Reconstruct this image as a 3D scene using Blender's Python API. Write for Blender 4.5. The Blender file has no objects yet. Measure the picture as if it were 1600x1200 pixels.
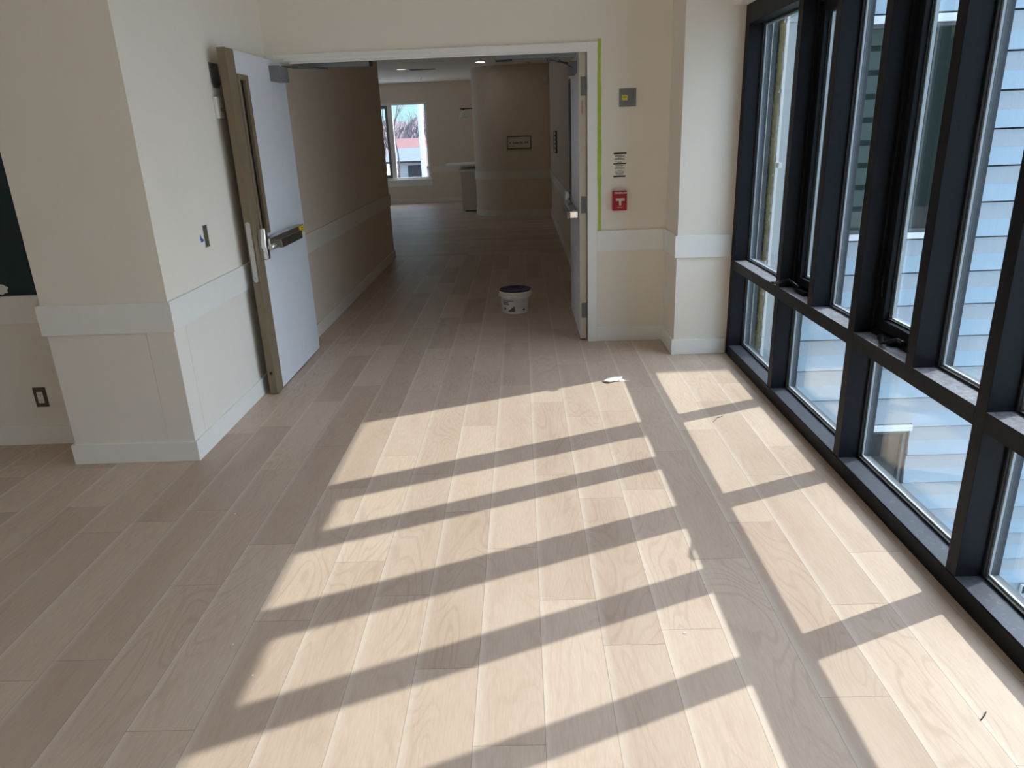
import bpy, bmesh, math, random
from mathutils import Vector, Matrix
random.seed(7)
S = bpy.context.scene
COL = S.collection

# ------------------------------------------------------------------ camera
F_PX = 1127.34; PITCH = 0.3367; ROLL = -0.0394; YAW = -0.0217; EYE = 1.6
cam = bpy.data.cameras.new('camera'); camo = bpy.data.objects.new('camera', cam); COL.objects.link(camo)
cam.sensor_fit = 'HORIZONTAL'; cam.sensor_width = 36.0; cam.lens = F_PX * 36.0 / 1600.0
cam.clip_start = 0.02; cam.clip_end = 2000
fw = Vector((math.sin(YAW)*math.cos(PITCH), math.cos(YAW)*math.cos(PITCH), -math.sin(PITCH)))
ri = Vector((math.cos(YAW), -math.sin(YAW), 0.0)); up = ri.cross(fw)
r2 = ri*math.cos(ROLL) + up*math.sin(ROLL); u2 = -ri*math.sin(ROLL) + up*math.cos(ROLL)
M = Matrix((r2, u2, -fw)).transposed().to_4x4(); M.translation = Vector((0, 0, EYE))
camo.matrix_world = M
S.camera = camo

# ------------------------------------------------------------------ sky, sun, exposure
SUN = Vector((1.0, 0.42, 0.84)).normalized()
w = bpy.data.worlds.new('sky'); S.world = w; w.use_nodes = True
nt = w.node_tree; bg = nt.nodes['Background']
# clear winter sky: pale cyan low, deeper overhead, and a broad glow round the sun's bearing, added to lift the interior fill
def wn_(t, **k):
    n = nt.nodes.new(t)
    for a_, v_ in k.items(): setattr(n, a_, v_)
    return n
tc = wn_('ShaderNodeTexCoord'); sp_ = wn_('ShaderNodeSeparateXYZ'); nt.links.new(tc.outputs['Generated'], sp_.inputs[0])
el = wn_('ShaderNodeMapRange', interpolation_type='SMOOTHSTEP'); nt.links.new(sp_.outputs[2], el.inputs[0])
for i_, v_ in ((1, 0.0), (2, 0.6), (3, 0.0), (4, 1.0)): el.inputs[i_].default_value = v_
c1 = wn_('ShaderNodeMix', data_type='RGBA'); nt.links.new(el.outputs[0], c1.inputs[0])
c1.inputs[6].default_value = (0.38, 0.62, 0.70, 1); c1.inputs[7].default_value = (0.42, 0.66, 1.05, 1)
dt = wn_('ShaderNodeVectorMath', operation='DOT_PRODUCT'); nt.links.new(tc.outputs['Generated'], dt.inputs[0]); dt.inputs[1].default_value = SUN
gr = wn_('ShaderNodeMapRange', interpolation_type='SMOOTHSTEP'); nt.links.new(dt.outputs['Value'], gr.inputs[0])
for i_, v_ in ((1, 0.30), (2, 1.0), (3, 0.0), (4, 1.0)): gr.inputs[i_].default_value = v_
c2 = wn_('ShaderNodeMix', data_type='RGBA'); nt.links.new(gr.outputs[0], c2.inputs[0]); nt.links.new(c1.outputs[2], c2.inputs[6])
c2.inputs[7].default_value = (3.75, 4.05, 4.85, 1)
nt.links.new(c2.outputs[2], bg.inputs[0]); bg.inputs[1].default_value = 1.0
sl = bpy.data.lights.new('sun', 'SUN'); sl.energy = 3.5; sl.angle = math.radians(0.6); sl.color = (1.0, 0.965, 0.93)
so = bpy.data.objects.new('sun', sl); COL.objects.link(so)
so.rotation_euler = SUN.to_track_quat('Z', 'Y').to_euler(); so.location = (20, 8, 18)
vs = S.view_settings; vs.view_transform = 'Standard'; vs.look = 'None'; vs.gamma = 1.0; vs.use_curve_mapping = False
vs.exposure = 0.76
cy = S.cycles
cy.max_bounces = 12; cy.diffuse_bounces = 10; cy.glossy_bounces = 5; cy.transmission_bounces = 8; cy.transparent_max_bounces = 24
cy.use_denoising = True; cy.sample_clamp_indirect = 8.0; cy.caustics_reflective = False; cy.caustics_refractive = False

# ------------------------------------------------------------------ helpers
OFF = {}
def props(o, label=None, cat=None, group=None, kind=None):
    if label: o['label'] = label
    if cat: o['category'] = cat
    if group: o['group'] = group
    if kind: o['kind'] = kind
    return o
def root(name, loc, label=None, cat=None, group=None, kind=None, parent=None):
    o = bpy.data.objects.new(name, None); COL.objects.link(o); o.empty_display_size = 0.05
    o.location = loc; OFF[o] = Vector(loc)
    return props(o, label, cat, group, kind)
class MB:
    def __init__(s): s.bm = bmesh.new(); s.mi = 0; s.smooth = False
    def _tag(s, fs, smooth=None):
        for f in fs:
            f.material_index = s.mi; f.smooth = s.smooth if smooth is None else smooth
    def box(s, x0, x1, y0, y1, z0, z1):
        v = [s.bm.verts.new((x, y, z)) for z in (z0, z1) for y in (y0, y1) for x in (x0, x1)]
        fs = [s.bm.faces.new([v[i] for i in q]) for q in ((0,2,3,1),(4,5,7,6),(0,1,5,4),(2,6,7,3),(0,4,6,2),(1,3,7,5))]
        s._tag(fs, False); return s
    def ring(s, axis, a0, a1, b0, b1, c0, c1, wa, wb, wa2=None, wb2=None):
        """rectangular frame: a,b span the opening plane, c is the depth. axis = depth axis"""
        wa2 = wa if wa2 is None else wa2; wb2 = wb if wb2 is None else wb2
        def bx(p0, p1, q0, q1):
            if axis == 'x': s.box(c0, c1, p0, p1, q0, q1)
            elif axis == 'y': s.box(p0, p1, c0, c1, q0, q1)
            else: s.box(p0, p1, q0, q1, c0, c1)
        bx(a0, a1, b0, b0+wb); bx(a0, a1, b1-wb2, b1); bx(a0, a0+wa, b0+wb, b1-wb2); bx(a1-wa2, a1, b0+wb, b1-wb2)
        return s
    def prism(s, pts, axis, c0, c1, smooth=False):
        def P(p, c):
            return {'x': (c, p[0], p[1]), 'y': (p[0], c, p[1]), 'z': (p[0], p[1], c)}[axis]
        a = [s.bm.verts.new(P(p, c0)) for p in pts]; b = [s.bm.verts.new(P(p, c1)) for p in pts]
        n = len(pts); side = [s.bm.faces.new((a[i], a[(i+1) % n], b[(i+1) % n], b[i])) for i in range(n)]
        caps = [s.bm.faces.new(a[::-1]), s.bm.faces.new(b)]
        s._tag(side, smooth); s._tag(caps, False); return s
    def lathe(s, prof, c, seg=40, axis='z'):
        """prof [(r,h)...] about axis through c"""
        rings = []
        for r, h in prof:
            if r < 1e-6:
                rings.append([s.bm.verts.new(s._ax(c, 0, 0, h, axis))])
            else:
                rings.append([s.bm.verts.new(s._ax(c, r*math.cos(t), r*math.sin(t), h, axis)) for t in (2*math.pi*i/seg for i in range(seg))])
        fs = []
        for A, B in zip(rings, rings[1:]):
            for i in range(seg):
                j = (i+1) % seg
                if len(A) == 1 and len(B) == 1: continue
                if len(A) == 1: fs.append(s.bm.faces.new((A[0], B[i], B[j])))
                elif len(B) == 1: fs.append(s.bm.faces.new((A[i], B[0], A[j])))
                else: fs.append(s.bm.faces.new((A[i], A[j], B[j], B[i])))
        s._tag(fs, True); return s
    def _ax(s, c, a, b, h, axis):
        if axis == 'z': return (c[0]+a, c[1]+b, c[2]+h)
        if axis == 'x': return (c[0]+h, c[1]+a, c[2]+b)
        return (c[0]+b, c[1]+h, c[2]+a)
    def tube(s, pts, r, seg=10, r1=None):
        pts = [Vector(p) for p in pts]; n = len(pts); rings = []
        for i, p in enumerate(pts):
            d = (pts[min(i+1, n-1)] - pts[max(i-1, 0)]).normalized()
            a = d.cross(Vector((0, 0, 1)) if abs(d.z) < 0.9 else Vector((1, 0, 0))).normalized(); b = d.cross(a)
            rr = r if r1 is None else r + (r1-r)*i/(n-1)
            rings.append([s.bm.verts.new(p + a*rr*math.cos(t) + b*rr*math.sin(t)) for t in (2*math.pi*k/seg for k in range(seg))])
        fs = [s.bm.faces.new((A[k], A[(k+1) % seg], B[(k+1) % seg], B[k])) for A, B in zip(rings, rings[1:]) for k in range(seg)]
        s._tag(fs, True); s._tag([s.bm.faces.new(rings[0][::-1]), s.bm.faces.new(rings[-1])], False); return s
    def quad(s, *p):
        s._tag([s.bm.faces.new([s.bm.verts.new(q) for q in p])]); return s
    def build(s, name, mats, parent=None, bevel=0.0, seg=2, label=None, cat=None, group=None, kind=None, origin=None):
        bmesh.ops.recalc_face_normals(s.bm, faces=s.bm.faces[:])
        me = bpy.data.meshes.new(name)
        o = bpy.data.objects.new(name, me); COL.objects.link(o)
        off = Vector((0, 0, 0))
        if parent is not None:
            off = OFF[parent]; o.parent = parent; OFF[o] = off
        elif origin is not None:
            off = Vector(origin); o.location = off; OFF[o] = off
        else: OFF[o] = off
        for v in s.bm.verts: v.co -= off
        s.bm.to_mesh(me); s.bm.free()
        for m in (mats if isinstance(mats, (list, tuple)) else [mats]): me.materials.append(m)
        if bevel:
            b = o.modifiers.new('bevel', 'BEVEL'); b.width = bevel; b.segments = seg; b.limit_method = 'ANGLE'; b.angle_limit = math.radians(40)
        return props(o, label, cat, group, kind)

def text_mesh(name, s, size, mat, loc, face, parent, align='CENTER', bold=0.0, ext=0.0004):
    """face: '-y' faces the camera side, '+x' etc."""
    c = bpy.data.curves.new(name, 'FONT'); c.body = s; c.size = size; c.align_x = align; c.align_y = 'CENTER'; c.extrude = ext; c.offset = bold
    t = bpy.data.objects.new('tmp', c); COL.objects.link(t)
    dg = bpy.context.evaluated_depsgraph_get(); me = bpy.data.meshes.new_from_object(t.evaluated_get(dg)); bpy.data.objects.remove(t)
    R = {'-y': Matrix.Rotation(math.pi/2, 4, 'X'), '+x': Matrix.Rotation(math.pi/2, 4, 'Z') @ Matrix.Rotation(math.pi/2, 4, 'X')}[face]
    me.transform(Matrix.Translation(Vector(loc) - OFF[parent]) @ R)
    me.materials.clear(); me.materials.append(mat); me.name = name
    o = bpy.data.objects.new(name, me); COL.objects.link(o); o.parent = parent; OFF[o] = OFF[parent]
    return o

# ------------------------------------------------------------------ materials
class G:
    """tiny node-graph helper"""
    def __init__(s, name):
        s.m = bpy.data.materials.new(name); s.m.use_nodes = True; s.t = s.m.node_tree
        s.b = s.t.nodes['Principled BSDF']; s.out = s.t.nodes['Material Output']
    def n(s, typ, ins=None, **kw):
        n = s.t.nodes.new(typ)
        for k, v in kw.items(): setattr(n, k, v)
        for k, v in (ins or {}).items():
            if hasattr(v, 'links') or isinstance(v, bpy.types.NodeSocket): s.t.links.new(v, n.inputs[k])
            else: n.inputs[k].default_value = v
        return n
    def math(s, op, a, b=0.0, c=0.0):
        return s.n('ShaderNodeMath', {0: a, 1: b, 2: c}, operation=op).outputs[0]
    def ramp(s, x, a, b, lo=0.0, hi=1.0):
        return s.n('ShaderNodeMapRange', {0: x, 1: a, 2: b, 3: lo, 4: hi}).outputs[0]
    def mix(s, f, a, b, mode='MIX'):
        n = s.t.nodes.new('ShaderNodeMix'); n.data_type = 'RGBA'; n.blend_type = mode
        for i, v in ((0, f), (6, a), (7, b)):
            if isinstance(v, bpy.types.NodeSocket): s.t.links.new(v, n.inputs[i])
            else: n.inputs[i].default_value = (*v, 1) if isinstance(v, tuple) and len(v) == 3 else v
        return n.outputs[2]
    def obj(s): return s.n('ShaderNodeTexCoord').outputs['Object']
    def noise(s, vec, scale, detail=3.0, rough=0.55, dist=0.0):
        return s.n('ShaderNodeTexNoise', {'Vector': vec, 'Scale': scale, 'Detail': detail, 'Roughness': rough, 'Distortion': dist}).outputs[0]
    def bump(s, h, strength=0.2, dist=0.002):
        n = s.n('ShaderNodeBump', {'Height': h, 'Strength': strength, 'Distance': dist}); s.t.links.new(n.outputs[0], s.b.inputs['Normal'])
    def set(s, **kw):
        for k, v in kw.items():
            i = s.b.inputs[{'col': 'Base Color', 'rough': 'Roughness', 'metal': 'Metallic', 'spec': 'Specular IOR Level', 'emit': 'Emission Color', 'es': 'Emission Strength', 'coat': 'Coat Weight'}[k]]
            if isinstance(v, bpy.types.NodeSocket): s.t.links.new(v, i)
            else: i.default_value = (*v, 1) if isinstance(v, tuple) and len(v) == 3 else v
        return s
def plain(name, col, rough=0.5, metal=0.0, var=0.04, scale=12.0, bump=0.0, spec=0.5):
    g = G(name); n = g.noise(g.obj(), scale)
    c = g.mix(g.ramp(n, 0.3, 0.7), tuple(x*(1-var) for x in col), tuple(min(1, x*(1+var)) for x in col))
    g.set(col=c, rough=rough, metal=metal, spec=spec)
    if bump: g.bump(g.noise(g.obj(), scale*25, 2), bump, 0.001)
    return g.m
def srgb(r, g, b):
    f = lambda u: ((u/255+0.055)/1.055)**2.4 if u > 10 else u/255/12.92
    return (f(r), f(g), f(b))

def plank_material(name, along_y):
    g = G(name); sep = g.n('ShaderNodeSeparateXYZ', {0: g.obj()})
    X, Y = (sep.outputs[0], sep.outputs[1]) if along_y else (sep.outputs[1], sep.outputs[0])
    W, L = 0.2025, 1.0
    u = g.math('DIVIDE', g.math('SUBTRACT', X, 0.223 if along_y else 10.05), W)
    row = g.math('FLOOR', u); fu = g.math('FRACT', u)
    rnd = g.n('ShaderNodeTexWhiteNoise', {'W': row}, noise_dimensions='1D').outputs[0]
    off = g.math('MULTIPLY', rnd, 7.3)
    if along_y:
        for i_, o_ in ((-9, .94), (-8, .35), (-7, .63), (-6, .12), (-5, .48), (-4, .25), (-3, .86), (-2, .55), (-1, .20), (0, .95), (1, .02), (2, .434), (3, .70), (4, .13), (5, .45)):
            cmp_ = g.math('COMPARE', row, float(i_), 0.1)
            off = g.math('ADD', g.math('MULTIPLY', off, g.math('SUBTRACT', 1.0, cmp_)), g.math('MULTIPLY', cmp_, o_))
    v = g.math('SUBTRACT', g.math('DIVIDE', Y, L), off)
    pi = g.math('FLOOR', v); fv = g.math('FRACT', v)
    idn = g.math('ADD', g.math('MULTIPLY', row, 13.37), g.math('MULTIPLY', pi, 7.77))
    h = g.n('ShaderNodeTexWhiteNoise', {'W': idn}, noise_dimensions='1D')
    ph = h.outputs[0]; hc = g.n('ShaderNodeSeparateColor', {0: h.outputs[1]})
    # per-plank coordinates
    vec = g.n('ShaderNodeCombineXYZ', {0: g.math('ADD', g.math('MULTIPLY', X, 1.0), g.math('MULTIPLY', ph, 40)), 1: g.math('MULTIPLY', Y, 0.11), 2: g.math('MULTIPLY', ph, 17)}).outputs[0]
    fine = g.noise(vec, 150, 4, 0.6)
    vec2 = g.n('ShaderNodeCombineXYZ', {0: g.math('ADD', X, g.math('MULTIPLY', hc.outputs[1], 40)), 1: g.math('MULTIPLY', Y, 0.22), 2: g.math('MULTIPLY', ph, 9)}).outputs[0]
    big = g.noise(vec2, 5.5, 1.5, 0.4, 0.6)
    rings = g.math('SINE', g.math('MULTIPLY', big, 105.0))
    ringm = g.math('MULTIPLY', g.ramp(rings, 0.3, 1.0), g.ramp(g.noise(vec2, 3.0, 1), 0.42, 0.62))
    base = g.mix(ph, srgb(208, 187, 169), srgb(184, 162, 145))
    c = g.mix(g.ramp(fine, 0.35, 0.72, 0.0, 0.30), base, srgb(160, 134, 110))
    c = g.mix(g.math('MULTIPLY', ringm, 0.27), c, srgb(150, 124, 102))
    c = g.mix(g.ramp(g.noise(vec2, 9, 2), 0.35, 0.7, 0.0, 0.25), c, srgb(214, 199, 180))
    # pale limed edge along each long seam, fading across ~2 cm
    edge = g.math('MINIMUM', fu, g.math('SUBTRACT', 1.0, fu))
    c = g.mix(g.ramp(fu, 0.0, 0.13, 0.38, 0.0), c, srgb(232, 222, 208))
    c = g.mix(g.ramp(edge, 0.004, 0.009, 0.45, 0.0), c, srgb(120, 100, 84))
    endd = g.math('MULTIPLY', g.math('MINIMUM', fv, g.math('SUBTRACT', 1.0, fv)), L)
    c = g.mix(g.ramp(endd, 0.0006, 0.0016, 0.6, 0.0), c, srgb(110, 90, 76))
    g.set(col=c, rough=g.ramp(fine, 0.3, 0.8, 0.42, 0.55), spec=0.4)
    hh = g.math('SUBTRACT', g.math('MULTIPLY', fine, 0.25), g.ramp(edge, 0.0, 0.02, 1.0, 0.0))
    g.bump(hh, 0.12, 0.0015)
    return g.m
def glass_material(name, tint, f0=0.04):
    g = G(name); geo = g.n('ShaderNodeNewGeometry')
    d = g.n('ShaderNodeVectorMath', {0: geo.outputs['Normal'], 1: geo.outputs['Incoming']}, operation='DOT_PRODUCT').outputs['Value']
    om = g.math('SUBTRACT', 1.0, g.math('ABSOLUTE', d))
    fr = g.math('ADD', f0, g.math('MULTIPLY', g.math('POWER', om, 5.0), 1-f0))
    tr = g.n('ShaderNodeBsdfTransparent', {0: (*tint, 1)}); gl = g.n('ShaderNodeBsdfGlossy', {0: (1, 1, 1, 1), 'Roughness': 0.0})
    mx = g.n('ShaderNodeMixShader', {0: fr, 1: tr.outputs[0], 2: gl.outputs[0]})
    g.t.links.new(mx.outputs[0], g.out.inputs[0]); g.t.nodes.remove(g.b); return g.m
def emit_material(name, col, s):
    g = G(name); g.set(col=(0.8, 0.8, 0.8), emit=col, es=s); return g.m
def brushed(name, col, rough=0.35):
    g = G(name); sep = g.n('ShaderNodeMapping', {'Vector': g.obj(), 'Scale': (8, 8, 300)}).outputs[0]
    n = g.noise(sep, 3, 2); g.set(col=col, metal=1.0, rough=g.ramp(n, 0.3, 0.7, rough-0.07, rough+0.1)); return g.m

mt = {}
mt['cream'] = plain('cream_wall_paint', srgb(236, 230, 219), 0.75, var=0.012, scale=3, bump=0.03)
mt['cream2'] = plain('dim_toned_wall_paint', srgb(222, 209, 192), 0.75, var=0.012, scale=3, bump=0.03)  # dim corridor light put into the paint as a darker, browner tone
mt['white'] = plain('white_trim_paint', srgb(238, 238, 235), 0.45, var=0.01)
mt['wain'] = plain('wainscot_panel_paint', srgb(234, 230, 222), 0.6, var=0.01, scale=4)
mt['rail2'] = plain('corridor_trim_paint', srgb(230, 223, 212), 0.5, var=0.01)
mt['ceil'] = plain('ceiling_paint', srgb(238, 236, 231), 0.9, var=0.01)
mt['teal'] = plain('dark_teal_paint', srgb(6, 44, 48), 0.55, var=0.08)
mt['floor'] = plank_material('pale_oak_planks', True)
mt['floor2'] = plank_material('pale_oak_cross_planks', False)
mt['black'] = plain('anodised_black_aluminium', (0.0075, 0.009, 0.013), 0.5, var=0.15, scale=30, spec=0.18)
g = G('dusty_black_aluminium')
n1 = g.noise(g.obj(), 60, 5, 0.7); n2 = g.noise(g.obj(), 9, 3)
g.set(col=g.mix(g.math('MULTIPLY', g.ramp(n1, 0.55, 0.75), g.ramp(n2, 0.35, 0.7, 0.2, 0.8)), (0.055, 0.06, 0.075), (0.22, 0.22, 0.24)), rough=0.38); mt['sill'] = g.m
mt['outer'] = plain('dark_outer_frame', (0.035, 0.042, 0.052), 0.6, var=0.2, scale=40)  # dark blue-grey, slightly mottled
g = G('dusty_ledge_sunlit_tone')  # dust, lightened further so the sunlit sheen sits in the ledge colour
n1 = g.noise(g.obj(), 45, 5, 0.7); n2 = g.noise(g.obj(), 9, 3)
g.set(col=g.mix(g.math('MULTIPLY', g.ramp(n1, 0.4, 0.65), g.ramp(n2, 0.3, 0.6, 0.5, 1.0)), (0.13, 0.13, 0.15), (0.30, 0.30, 0.33)), rough=0.45); mt['sillt'] = g.m
mt['gasket'] = plain('glazing_gasket', (0.015, 0.015, 0.016), 0.7)
mt['spacer'] = plain('pale_glazing_spacer', srgb(190, 198, 204), 0.4)
mt['glass'] = glass_material('clear_glass', (0.965, 0.985, 0.98))
mt['glassd'] = glass_material('dark_window_glass', (0.72, 0.74, 0.74), 0.03)
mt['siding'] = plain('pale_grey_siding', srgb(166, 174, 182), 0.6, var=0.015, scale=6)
mt['siding2'] = plain('sky_tinted_siding', srgb(160, 178, 192), 0.6, var=0.015, scale=6)  # lower facets: blue of the sky light tinted into the siding colour
mt['whitex'] = plain('white_exterior_trim', srgb(225, 228, 230), 0.5)
mt['panelx'] = plain('pale_sheathing_panel', srgb(132, 146, 154), 0.7)
mt['doorw'] = plain('pale_grey_door_face', srgb(226, 231, 240), 0.42, var=0.01)
mt['doorb'] = plain('taupe_door_stile', srgb(122, 109, 88), 0.5, var=0.05, scale=8)
mt['doorcream'] = plain('cream_door_edge', srgb(205, 202, 188), 0.5)
mt['steel'] = brushed('satin_steel', (0.55, 0.54, 0.52), 0.32)
mt['steeld'] = brushed('dark_satin_bar', (0.30, 0.28, 0.26), 0.35)
mt['chrome'] = plain('polished_chrome', (0.75, 0.75, 0.76), 0.12, 1.0, var=0.01)
mt['grey'] = plain('grey_painted_metal', srgb(120, 124, 126), 0.5)
mt['greyd'] = plain('dark_grey_metal', srgb(84, 88, 90), 0.5)
mt['yellow'] = plain('yellow_sticker', srgb(228, 222, 40), 0.6)
mt['yellowb'] = plain('yellow_warning_label', srgb(240, 205, 20), 0.6)
mt['lite'] = plain('dark_vision_glass', (0.004, 0.004, 0.005), 0.35, spec=0.15)
mt['ink'] = plain('black_ink', (0.01, 0.01, 0.01), 0.6)
mt['inkgrey'] = plain('grey_print', (0.10, 0.10, 0.10), 0.6)
mt['paper'] = plain('white_paper', srgb(240, 238, 234), 0.8)
mt['red'] = plain('red_plastic', srgb(168, 14, 34), 0.35)
mt['redd'] = plain('dark_red_plastic', srgb(120, 12, 26), 0.4)
mt['tape'] = plain('green_masking_tape', srgb(178, 200, 78), 0.7, var=0.08, scale=20)
mt['blue'] = plain('blue_tape', srgb(20, 90, 180), 0.6)
mt['plastic'] = plain('white_plastic', srgb(222, 222, 216), 0.4)
mt['lid'] = plain('navy_plastic_lid', srgb(48, 46, 96), 0.4, var=0.15, scale=25)
mt['label'] = plain('bucket_label_white', srgb(214, 212, 216), 0.5)
mt['boxin'] = plain('galvanised_box', srgb(110, 104, 92), 0.5, 0.4, var=0.3, scale=50)
mt['brass'] = plain('bronze_outlet_plate', srgb(92, 84, 76), 0.4, 0.5)
mt['dark'] = plain('dark_interior', (0.012, 0.014, 0.016), 0.8)
mt['frameblk'] = plain('black_sign_frame', (0.012, 0.010, 0.008), 0.4)
mt['signcream'] = plain('cream_sign_face', srgb(222, 210, 192), 0.5)
mt['pink'] = plain('faded_fire_label', srgb(196, 176, 166), 0.5)
mt['lamp'] = emit_material('lit_downlight', (1.0, 0.95, 0.86), 9.0)
mt['lampdim'] = emit_material('dim_downlight', (1.0, 0.95, 0.88), 0.6)
g = G('stone_wool'); n = g.noise(g.obj(), 75, 6, 0.8)
g.set(col=g.mix(g.ramp(n, 0.40, 0.62), srgb(52, 50, 26), srgb(170, 160, 84)), rough=0.95); g.bump(n, 0.9, 0.01); mt['wool'] = g.m
mt['ground'] = plain('pale_pavement', srgb(176, 176, 176), 0.9, var=0.1, scale=0.3)
mt['hill'] = plain('hazed_bare_woodland', srgb(118, 106, 110), 0.95, var=0.25, scale=0.5)  # distance haze put into the hillside colour as a greyer tone
mt['twig'] = plain('bare_branches', srgb(86, 76, 76), 0.9)
mt['roofred'] = plain('hazed_brown_red_shingles', srgb(136, 98, 94), 0.9, var=0.1, scale=3)  # roof red greyed to carry the haze
mt['roofgrey'] = plain('hazed_grey_shingles', srgb(116, 126, 140), 0.9, var=0.08, scale=3)  # haze included in this roof colour as well
mt['rooftan'] = plain('tan_shingles', srgb(128, 112, 102), 0.9, var=0.08, scale=3)
mt['stucco'] = plain('pale_stucco', srgb(176, 178, 178), 0.9)
mt['timber'] = plain('dark_half_timber', srgb(60, 52, 50), 0.8)
mt['garage'] = plain('dark_garage_opening', srgb(60, 60, 66), 0.8)
mt['car'] = plain('dark_car_paint', srgb(50, 54, 62), 0.3)
mt['counter'] = plain('white_counter', srgb(214, 208, 200), 0.5)

# ------------------------------------------------------------------ key dimensions
XL, XLW = -1.756, -1.774          # rail face / wall face, near left wall
XP, XPW = -2.434, -2.416
YP, YPW = 3.490, 3.508            # left pier front
YB, YBW = 5.530, 5.548            # door wall
XQ, XQW, YQ, YQW = 1.072, 1.090, 5.110, 5.128
XG = 1.473                        # inner plane of the glazed wall
XGL0, XGL1 = 1.572, 1.590         # insulating glass, inner and outer faces
XGO = 1.602                       # outer plane of the mullions
ZR0, ZR1, ZB = 0.712, 0.865, 0.111
ZC = 2.78
XCL, XCLW, XCR, XCRW = -1.760, -1.778, 0.585, 0.603
YE = 10.02                        # end of the left corridor wall
ZH = 2.185                        # head underside of glazing
ST = dict(kind='structure')

# ------------------------------------------------------------------ floors and ceiling
MB().box(-6.2, 1.64, -4.0, 10.05, -0.06, 0).build('floor', mt['floor'], label='pale limed oak plank floor running towards the corridor', cat='floor', **ST)
MB().box(-6.2, 0.8, 10.05, 18.7, -0.06, 0).build('floor.001', mt['floor2'], label='oak plank floor laid crosswise beyond the corridor', cat='floor', **ST)
MB().box(-6.2, 1.40, -4.0, 18.7, ZC, ZC+0.25).build('ceiling', mt['ceil'], label='plain white plasterboard ceiling', cat='ceiling', **ST)
MB().box(1.387, 1.70, -4.0, 5.128, 2.30, ZC+0.25).build('ceiling.001', mt['ceil'], bevel=0.004, label='dropped white bulkhead above the glazed wall', cat='ceiling', **ST)

# ------------------------------------------------------------------ walls
MB().box(XPW, XLW, YPW, 5.68, 0, ZC).build('wall_left', mt['cream'], label='cream painted wall and pier left of the open door', cat='wall', **ST)
MB().box(-6.2, XPW, 3.80, 4.0, 0, ZC).build('wall_alcove', mt['cream'], label='cream wall of the recess at far left', cat='wall', **ST)
m = MB().box(-6.0, XPW, 3.792, 3.80, 0.868, ZC)
m.build('wall_alcove_paint', mt['teal'], label='dark teal painted upper wall in the far left recess', cat='wall', **ST)
random.seed(3)
pts = []
for i in range(16):
    t = 2*math.pi*i/16; r = random.uniform(0.55, 1.1)
    pts.append((-2.80+0.055*r*math.cos(t), 0.903+0.030*r*math.sin(t)))
MB().prism(pts, 'y', 3.7905, 3.792).build('paint_chip', mt['wain'], label='small torn pale patch at the bottom edge of the teal wall', cat='paint patch', origin=(-2.8, 3.79, 0.87))
m = MB(); m.box(-6.4, -6.2, -4.0, 13.0, 0, ZC); m.ring('x', 13.0, 18.7, 0, ZC, -6.4, -6.2, 1.9, 0.7, 2.0, 0.7)
m.build('wall_far_left', mt['cream'], label='far left outer wall with window openings', cat='wall', **ST)
MB().box(-6.4, 1.7, -4.2, -4.0, 0, ZC).build('wall_behind', mt['cream'], label='plain cream wall behind the viewer', cat='wall', **ST)
m = MB(); m.box(-1.774, 0.51, YBW, 5.68, 2.15, ZC); m.box(0.51, XQW, YBW, 5.68, 0, ZC)
m.build('wall_back', mt['cream'], label='cream wall around the double doorway', cat='wall', **ST)
MB().box(XQW, 1.655, YQW, 7.0, 0, ZC+0.25).build('wall_right', mt['cream'], label='cream pier between the doorway wall and the glazing', cat='wall', **ST)
MB().box(-6.2, XCLW, 5.68, YE, 0, ZC).build('wall_corridor_left', mt['cream2'], label='dim-toned cream left wall of the corridor', cat='wall', **ST)
MB().box(XCRW, XQW, 5.68, 14.70, 0, ZC).build('wall_corridor_right', mt['cream2'], label='dim-toned cream right wall of the corridor', cat='wall', **ST)
def arcpts(r, n=18):
    return [(-0.18 + r*math.cos(t), 15.42 + r*math.sin(t)) for t in (math.pi*1.5 - math.pi/2*i/n for i in range(n+1))]
def curvewall(off, z0, z1, name, mat, thick=None, **k):
    r = 0.73 + off
    outer = [(XCRW + (0 if thick else 0.4), 15.42 - r)] + arcpts(r) + [(-0.18 - r, 18.5)]
    if thick is None: pts = outer + [(1.0, 18.5)]
    else:
        ri_ = r - thick
        pts = outer + [(-0.18 - ri_, 18.5)] + arcpts(ri_)[::-1] + [(XCRW, 15.42 - ri_)]
    m = MB(); m.prism(pts, 'z', z0, z1, smooth=False)
    return m.build(name, mat, **k)
curvewall(0.0, 0, ZC, 'wall_curved', mt['cream2'], label='rounded dim-toned cream wall at the end of the corridor', cat='wall', **ST)
# far wall with window openings
WX0, WX1, WZ0, WZ1 = -4.15, -2.20, 0.56, 2.345
m = MB(); m.box(-6.2, -5.9, 18.5, 18.7, 0, ZC)
m.box(-5.9, WX0, 18.5, 18.7, 0, ZC); m.box(WX1, -0.8, 18.5, 18.7, 0, ZC)
m.box(WX0, WX1, 18.5, 18.7, 0, WZ0); m.box(WX0, WX1, 18.5, 18.7, WZ1, ZC)
m.build('wall_far', mt['cream2'], label='far wall with the window looking on to the street', cat='wall', **ST)

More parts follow.
